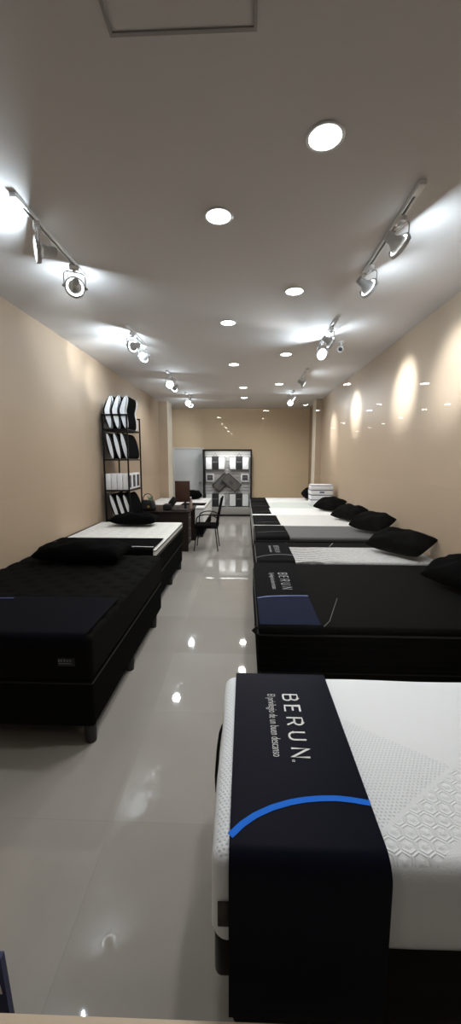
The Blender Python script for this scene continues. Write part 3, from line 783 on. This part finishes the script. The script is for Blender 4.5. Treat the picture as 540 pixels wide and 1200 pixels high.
for k in range(4):
    t=thing('pillow_box',f'slim white box at the window end of the third rack shelf, {wn[k]}','box',(-2.155+.092*k,6.09,1.218),group=GX)
    obj('box_body',box(B(),-.0405,.0405,-.105,.105,0,.255,.003),M_card,t)
    obj('front_panel',box(B(),.0400,.0425,-.070,.070,.03,.225),M_panelgrey,t,label='dark grey printed side panel')
for k,w in enumerate(('middle box along the aisle edge of the third rack shelf','far box along the aisle edge of the third rack shelf')):
    t=thing('pillow_box','white '+w,'box',(-2.155+.092*3,6.325+.228*k,1.218),group=GX)
    obj('box_body',box(B(),-.0405,.0405,-.105,.105,0,.255,.003),M_card,t)
    obj('front_panel',box(B(),.0400,.0425,-.070,.070,.03,.225),M_panelgrey,t,label='dark grey printed side panel')

# ------------------------------------------------------------------ desk group
dk=thing('desk','dark brown wooden office desk beyond the metal rack','desk',(-1.50,7.42,0))
obj('desktop',box(B(),-.49,.49,-.52,.52,.72,.75,.004),M_desk,dk)
obj('side_panel',box(B(),-.46,.46,-.50,-.475,0,.72,.003),M_desk,dk)
obj('side_panel',box(B(),-.46,.46,.475,.50,0,.72,.003),M_desk,dk)
obj('modesty_panel',box(B(),-.40,-.375,-.475,.475,.25,.72,.003),M_desk,dk)
t=obj('drawer_unit',box(B(),.02,.45,-.47,-.05,.10,.715,.004),M_desk,dk)
for k in range(3):
    obj('drawer_handle',box(B(),.45,.462,-.32,-.20,.2+.2*k,.21+.2*k,.002),M_steel,t)
mo=thing('monitor','brown backed computer monitor standing on the desk','monitor',(-1.19,7.28,.7505))
obj('screen_back',box(B(),-.135,.135,-.022,.022,.135,.535,.012,3),M_monitor,mo)
obj('screen',box(B(),-.125,.125,.0222,.0235,.15,.52),M_dark,mo)
obj('bezel',(lambda b:(tube(b,[(-.137,-.01,.135),(.137,-.01,.135),(.137,-.01,.537),(-.137,-.01,.537)],.006,6,closed=True),b)[1])(B()),M_dark,mo)
b=B(); box(b,.03,.07,-.015,.015,.01,.16,.004); obj('stand_neck',b,M_dark,mo)
b=B(); lathe(b,[(.10,0),(.10,.006),(.02,.012)],24,Matrix.Translation((.03,0,0))); obj('stand_base',b,M_dark,mo)
ph=thing('card_printer','small black desk device with a slanted top left of the monitor','printer',(-1.46,7.18,.7505))
b=B(); rb=rbox(.15,.20,.11,.02,2,2,2,3); obj('body',rb,M_dark,ph)
b=B(); box(b,-.06,.06,-.012,.012,0,.16,.005,2,Matrix.Translation((.05,.02,.09))@Matrix.Rotation(R(38),4,'Y')); obj('handset',b,M_dark,ph)
kb=thing('keyboard','flat black keyboard lying in front of the monitor on the desk','keyboard',(-1.22,7.06,.7505),rz=R(4))
obj('tray',box(B(),-.15,.15,-.05,.05,0,.014,.004),M_dark,kb)
b=B()
for i in range(12):
    for j in range(4): box(b,-.142+.024*i,-.122+.024*i,-.043+.022*j,-.025+.022*j,.0142,.019)
obj('keys',b,M_panelgrey,kb)
bo=thing('water_bottle','small clear bottle standing at the aisle edge of the desk','bottle',(-1.05,7.38,.7505))
M_bottle=mat('pale_translucent_plastic',(.62,.50,.48),.15,spec=.6); M_bottle.node_tree.nodes['Principled BSDF'].inputs['Transmission Weight'].default_value=.6
b=B(); lathe(b,[(.028,0),(.032,.006),(.032,.12),(.03,.15),(.014,.185),(.013,.20)],18); obj('bottle_body',b,M_bottle,bo)
b=B(); lathe(b,[(.016,.2),(.016,.222),(.014,.224)],14); obj('cap',b,M_white,bo)
hb=thing('handbag','black leather handbag with gold tag on the wall end of the desk','handbag',(-1.80,7.04,.7505))
obj('bag_body',rbox(.30,.16,.20,.05,3,3,3,4,disp=lambda x,y,z,n:V((-x*.22*(z/.2),-y*.3*(z/.2),.0))),M_bag,hb,smooth=60)
b=B(); tube(b,[(-.09,0,.19),(-.085,0,.25),(-.05,0,.30),(0,0,.315),(.05,0,.30),(.085,0,.25),(.09,0,.19)],.008,8); obj('handle',b,M_bag,hb)
obj('gold_tag',box(B(),.0,.045,-.083,-.078,.06,.10,.002),M_gold,hb,label='gold metal tag')
b=B(); tube(b,[(-.11,-.035,.195),(.11,-.035,.195)],.006,6); obj('zip',b,M_chrome,hb)
cup=thing('plant_cup','small white cup with green leaves behind the handbag','plant cup',(-1.83,7.32,.7505))
b=B(); lathe(b,[(.03,0),(.035,.01),(.042,.13),(.038,.13),(.034,.02)],18,capends=False); lathe(b,[(.03,.0),(.03,.002)],18); obj('cup',b,M_white,cup)
b=B()
for k in range(6):
    a=k*1.05; q=[V((0,0,.12)),V((.03*cos(a),.03*sin(a),.20)),V((.07*cos(a),.07*sin(a),.24+.02*(k%2)))]
    tube(b,q,[.002,.009,.001],5)
obj('leaves',b,M_plantgreen,cup)

# chair: faces the desk (-x)
ch=thing('visitor_chair','black visitor chair with thin metal legs beside the desk','chair',(-.72,7.20,0))
obj('seat',rbox(.44,.44,.06,.025,4,4,1,3),M_blackfab,ch,(0,0,.42))
def bk(x,y,z,n): return V((.10*(z/.5)+.015*cos(y*6),0,0))
obj('backrest',rbox(.035,.42,.50,.017,1,8,10,3,disp=bk),M_blackfab,ch,(.185,0,.50))
for sx_,sy_ in ((-1,-1),(-1,1),(1,-1),(1,1)):
    b=B(); top=(.17*sx_,.20*sy_,.43); ft=(.20*sx_+(.02 if sx_>0 else -.02),.23*sy_,.012)
    tube(b,[top,tuple((a+c)/2 for a,c in zip(top,ft)),ft],.010,10); l=obj('leg',b,M_blackmetal,ch)
    b=B(); lathe(b,[(.014,0),(.014,.016),(.010,.02)],12,Matrix.Translation((ft[0],ft[1],0))); obj('foot_cap',b,M_dark,l)
for s in (-1,1):
    b=B(); pts=[(.20,.235*s,.46),(.21,.24*s,.58)]+[(.02+.19*cos(R(a)),.245*s,.60+.09*sin(R(a))) for a in range(10,181,17)]+[(-.175,.24*s,.52),(-.17,.22*s,.45)]
    tube(b,pts,.011,8); obj('armrest',b,M_blackmetal,ch)

# ------------------------------------------------------------------ display cabinet
cb=thing('display_cabinet','tall black framed display cabinet with white slatted back against the back wall','cabinet',(-.525,11.58,0))
w_=.725
b=B(); box(b,-w_,-w_+.04,-.19,.19,0,1.985,.003); obj('side_frame',b,M_blackmetal,cb)
b=B(); box(b,w_-.04,w_,-.19,.19,0,1.985,.003); obj('side_frame',b,M_blackmetal,cb)
obj('top_frame',box(B(),-w_+.04,w_-.04,-.19,.19,1.94,1.985,.003),M_blackmetal,cb)
obj('bottom_frame',box(B(),-w_+.04,w_-.04,-.19,.19,0,.05,.003),M_blackmetal,cb)
obj('plinth',box(B(),-w_+.04,w_-.04,-.15,.19,.05,.26,.003),M_cabfloor,cb)
b=B()
for i in range(17): box(b,-w_+.04,w_-.04,.14,.165,.262+i*.0985,.262+i*.0985+.078,.003,1)
box(b,-w_+.04,w_-.04,.165,.175,.26,1.94); obj('slatted_back',b,M_slat,cb)
l=area('cabinet_fill',(-.525,11.41,1.93),.3,7,(1,.97,.93),(0,.25,-1)); l.data.shape='RECTANGLE'; l.data.size=1.3; l.data.size_y=.04  # added fill that brightens the interior, no fitting is modelled
GC='wrapped pillows hung in the display cabinet'
def hung(label,x,z,w=.60,h=.40):
    t=thing('hanging_pillow_pack',label,'wrapped pillow',(x,11.63,z),group=GC)
    n=lambda x,y,z_,nn:V((0,-.02*(cos(x*4)) if nn.y<0 else 0,0))
    obj('pillow_body',rbox(w,.11,h,.035,6,1,4,4),M_clearplastic,t,smooth=60)
    obj('centre_band',rbox(w*.40,.122,h+.006,.035,2,1,4,4),M_navyblack,t,(0,0,-.003),smooth=60)
    b=B(); tube(b,[(-w/2+.01,-.057,.012),(w/2-.01,-.057,.012),(w/2-.01,-.057,h-.012),(-w/2+.01,-.057,h-.012)],.010,6,closed=True); obj('black_edging',b,M_dark,t)
    b=B(); st,adv=logo_strokes(); Tm=Matrix.Translation((-.075,-.0625,h*.55))@Matrix.Rotation(R(90),4,'X')@Matrix.Scale(.025,4)
    for s in st: ribbon(b,s,.18,0,.06,Tm)
    obj('lettering',b,M_greytext,t,smooth=None)
    b=B(); tube(b,[(-.05,-.02,h),(-.0,.0,h+.10),(.05,-.02,h)],.006,6); tube(b,[(0,.02,h+.09),(0,.06,h+.10)],.006,6); obj('hook',b,M_dark,t)
M_navyblack=mat('blackish_navy_fabric',(.009,.009,.012),.6)
hung('white and black wrapped pillow on the upper row of the cabinet, door side',-.895,1.38)
hung('white and black wrapped pillow on the upper row of the cabinet, bed side',-.18,1.38)
hung('white and black wrapped pillow on the bottom row of the cabinet, behind the chair',-.895,.27)
hung('white and black wrapped pillow on the bottom row of the cabinet, bed side',-.18,.27)
for lab,x in (('small framed black and white sample box in the cabinet, door side',-1.06),('small framed black and white sample box in the cabinet, bed side',.0)):
    t=thing('sample_box',lab,'sample box',(x,11.665,1.02),group='small sample boxes in the cabinet')
    obj('box_body',box(B(),-.12,.12,-.05,.05,0,.25,.006),M_card,t)
    obj('front_window',box(B(),-.085,.085,-.054,-.051,.045,.205),M_panelgrey,t)
    b=B(); 
    st,adv=logo_strokes(); Tm=Matrix.Translation((-.05,-.0545,.13))@Matrix.Rotation(R(90),4,'X')@Matrix.Scale(.017,4)
    for s in st: ribbon(b,s,.2,0,.06,Tm)
    obj('lettering',b,M_greytext,t,smooth=None)
for lab,x,a,dy in (('grey wrapped pillow tilted in the cabinet centre, door side',-.70,R(-45),0),('grey wrapped pillow tilted in the cabinet centre, overlapping on the bed side',-.40,R(42),-.10)):
    t=thing('tilted_pillow_pack',lab,'wrapped pillow',(x,11.66+dy,1.0 ),group='tilted grey pillows in the cabinet',rot=(0,a,0))
    obj('pillow_body',rbox(.56,.075,.31,.035,6,1,4,4,disp=lambda x,y,z,n:V((0,.01*sin(x*20)*sin(z*25),-.155))),M_greypack,t,smooth=60)
    b=B(); tube(b,[(-.268,-.034,-.143),(.268,-.034,-.143),(.268,-.034,.143),(-.268,-.034,.143)],.014,6,closed=True); obj('black_edging',b,M_dark,t)
    obj('label_patch',box(B(),-.08,.06,-.042,-.038,-.06,.03),M_panelgrey,t)

# ------------------------------------------------------------------ folded navy card on the sill, left
tc=thing('floor_sign','tapered dark navy standing board with a pale emblem, just inside the window','floor sign',(-.78,.80,0))
TP=Matrix.Rotation(R(90),4,'X')
b=B(); plate(b,[(-.20,.03),(.195,.03),(.169,.449),(-.17,.449)],0,.016,TP); obj('board',b,M_navybox,tc,smooth=None)
for sx in (-.12,.12): obj('foot',box(B(),sx-.02,sx+.02,-.045,.03,0,.03,.004),M_dark,tc)
b=B(); plate(b,[(.08,.350),(.166,.343),(.163,.367),(.150,.383),(.08,.387)],.0165,.0175,TP); obj('emblem',b,M_whitetext,tc,smooth=None,label='pale printed emblem')

# ------------------------------------------------------------------ world, camera, colour
w=bpy.data.worlds.new('World'); S.world=w; w.use_nodes=True
w.node_tree.nodes['Background'].inputs[0].default_value=(.06,.05,.045,1); w.node_tree.nodes['Background'].inputs[1].default_value=.25
cam=bpy.data.cameras.new('Camera'); co=bpy.data.objects.new('Camera',cam); COL.objects.link(co)
cam.sensor_fit='VERTICAL'; cam.sensor_height=36; cam.lens=450/1200*36; cam.clip_start=.02; cam.clip_end=100
co.location=(0,0,1.7)
pitch=atan2(62,450); yaw=atan2(17,450)
co.rotation_euler=(R(90)-pitch,0,yaw)
S.camera=co
vs=S.view_settings; vs.view_transform='Standard'; vs.look='None'; vs.gamma=1; vs.use_curve_mapping=False; vs.exposure=.45
S.cycles.max_bounces=8; S.cycles.sample_clamp_indirect=8
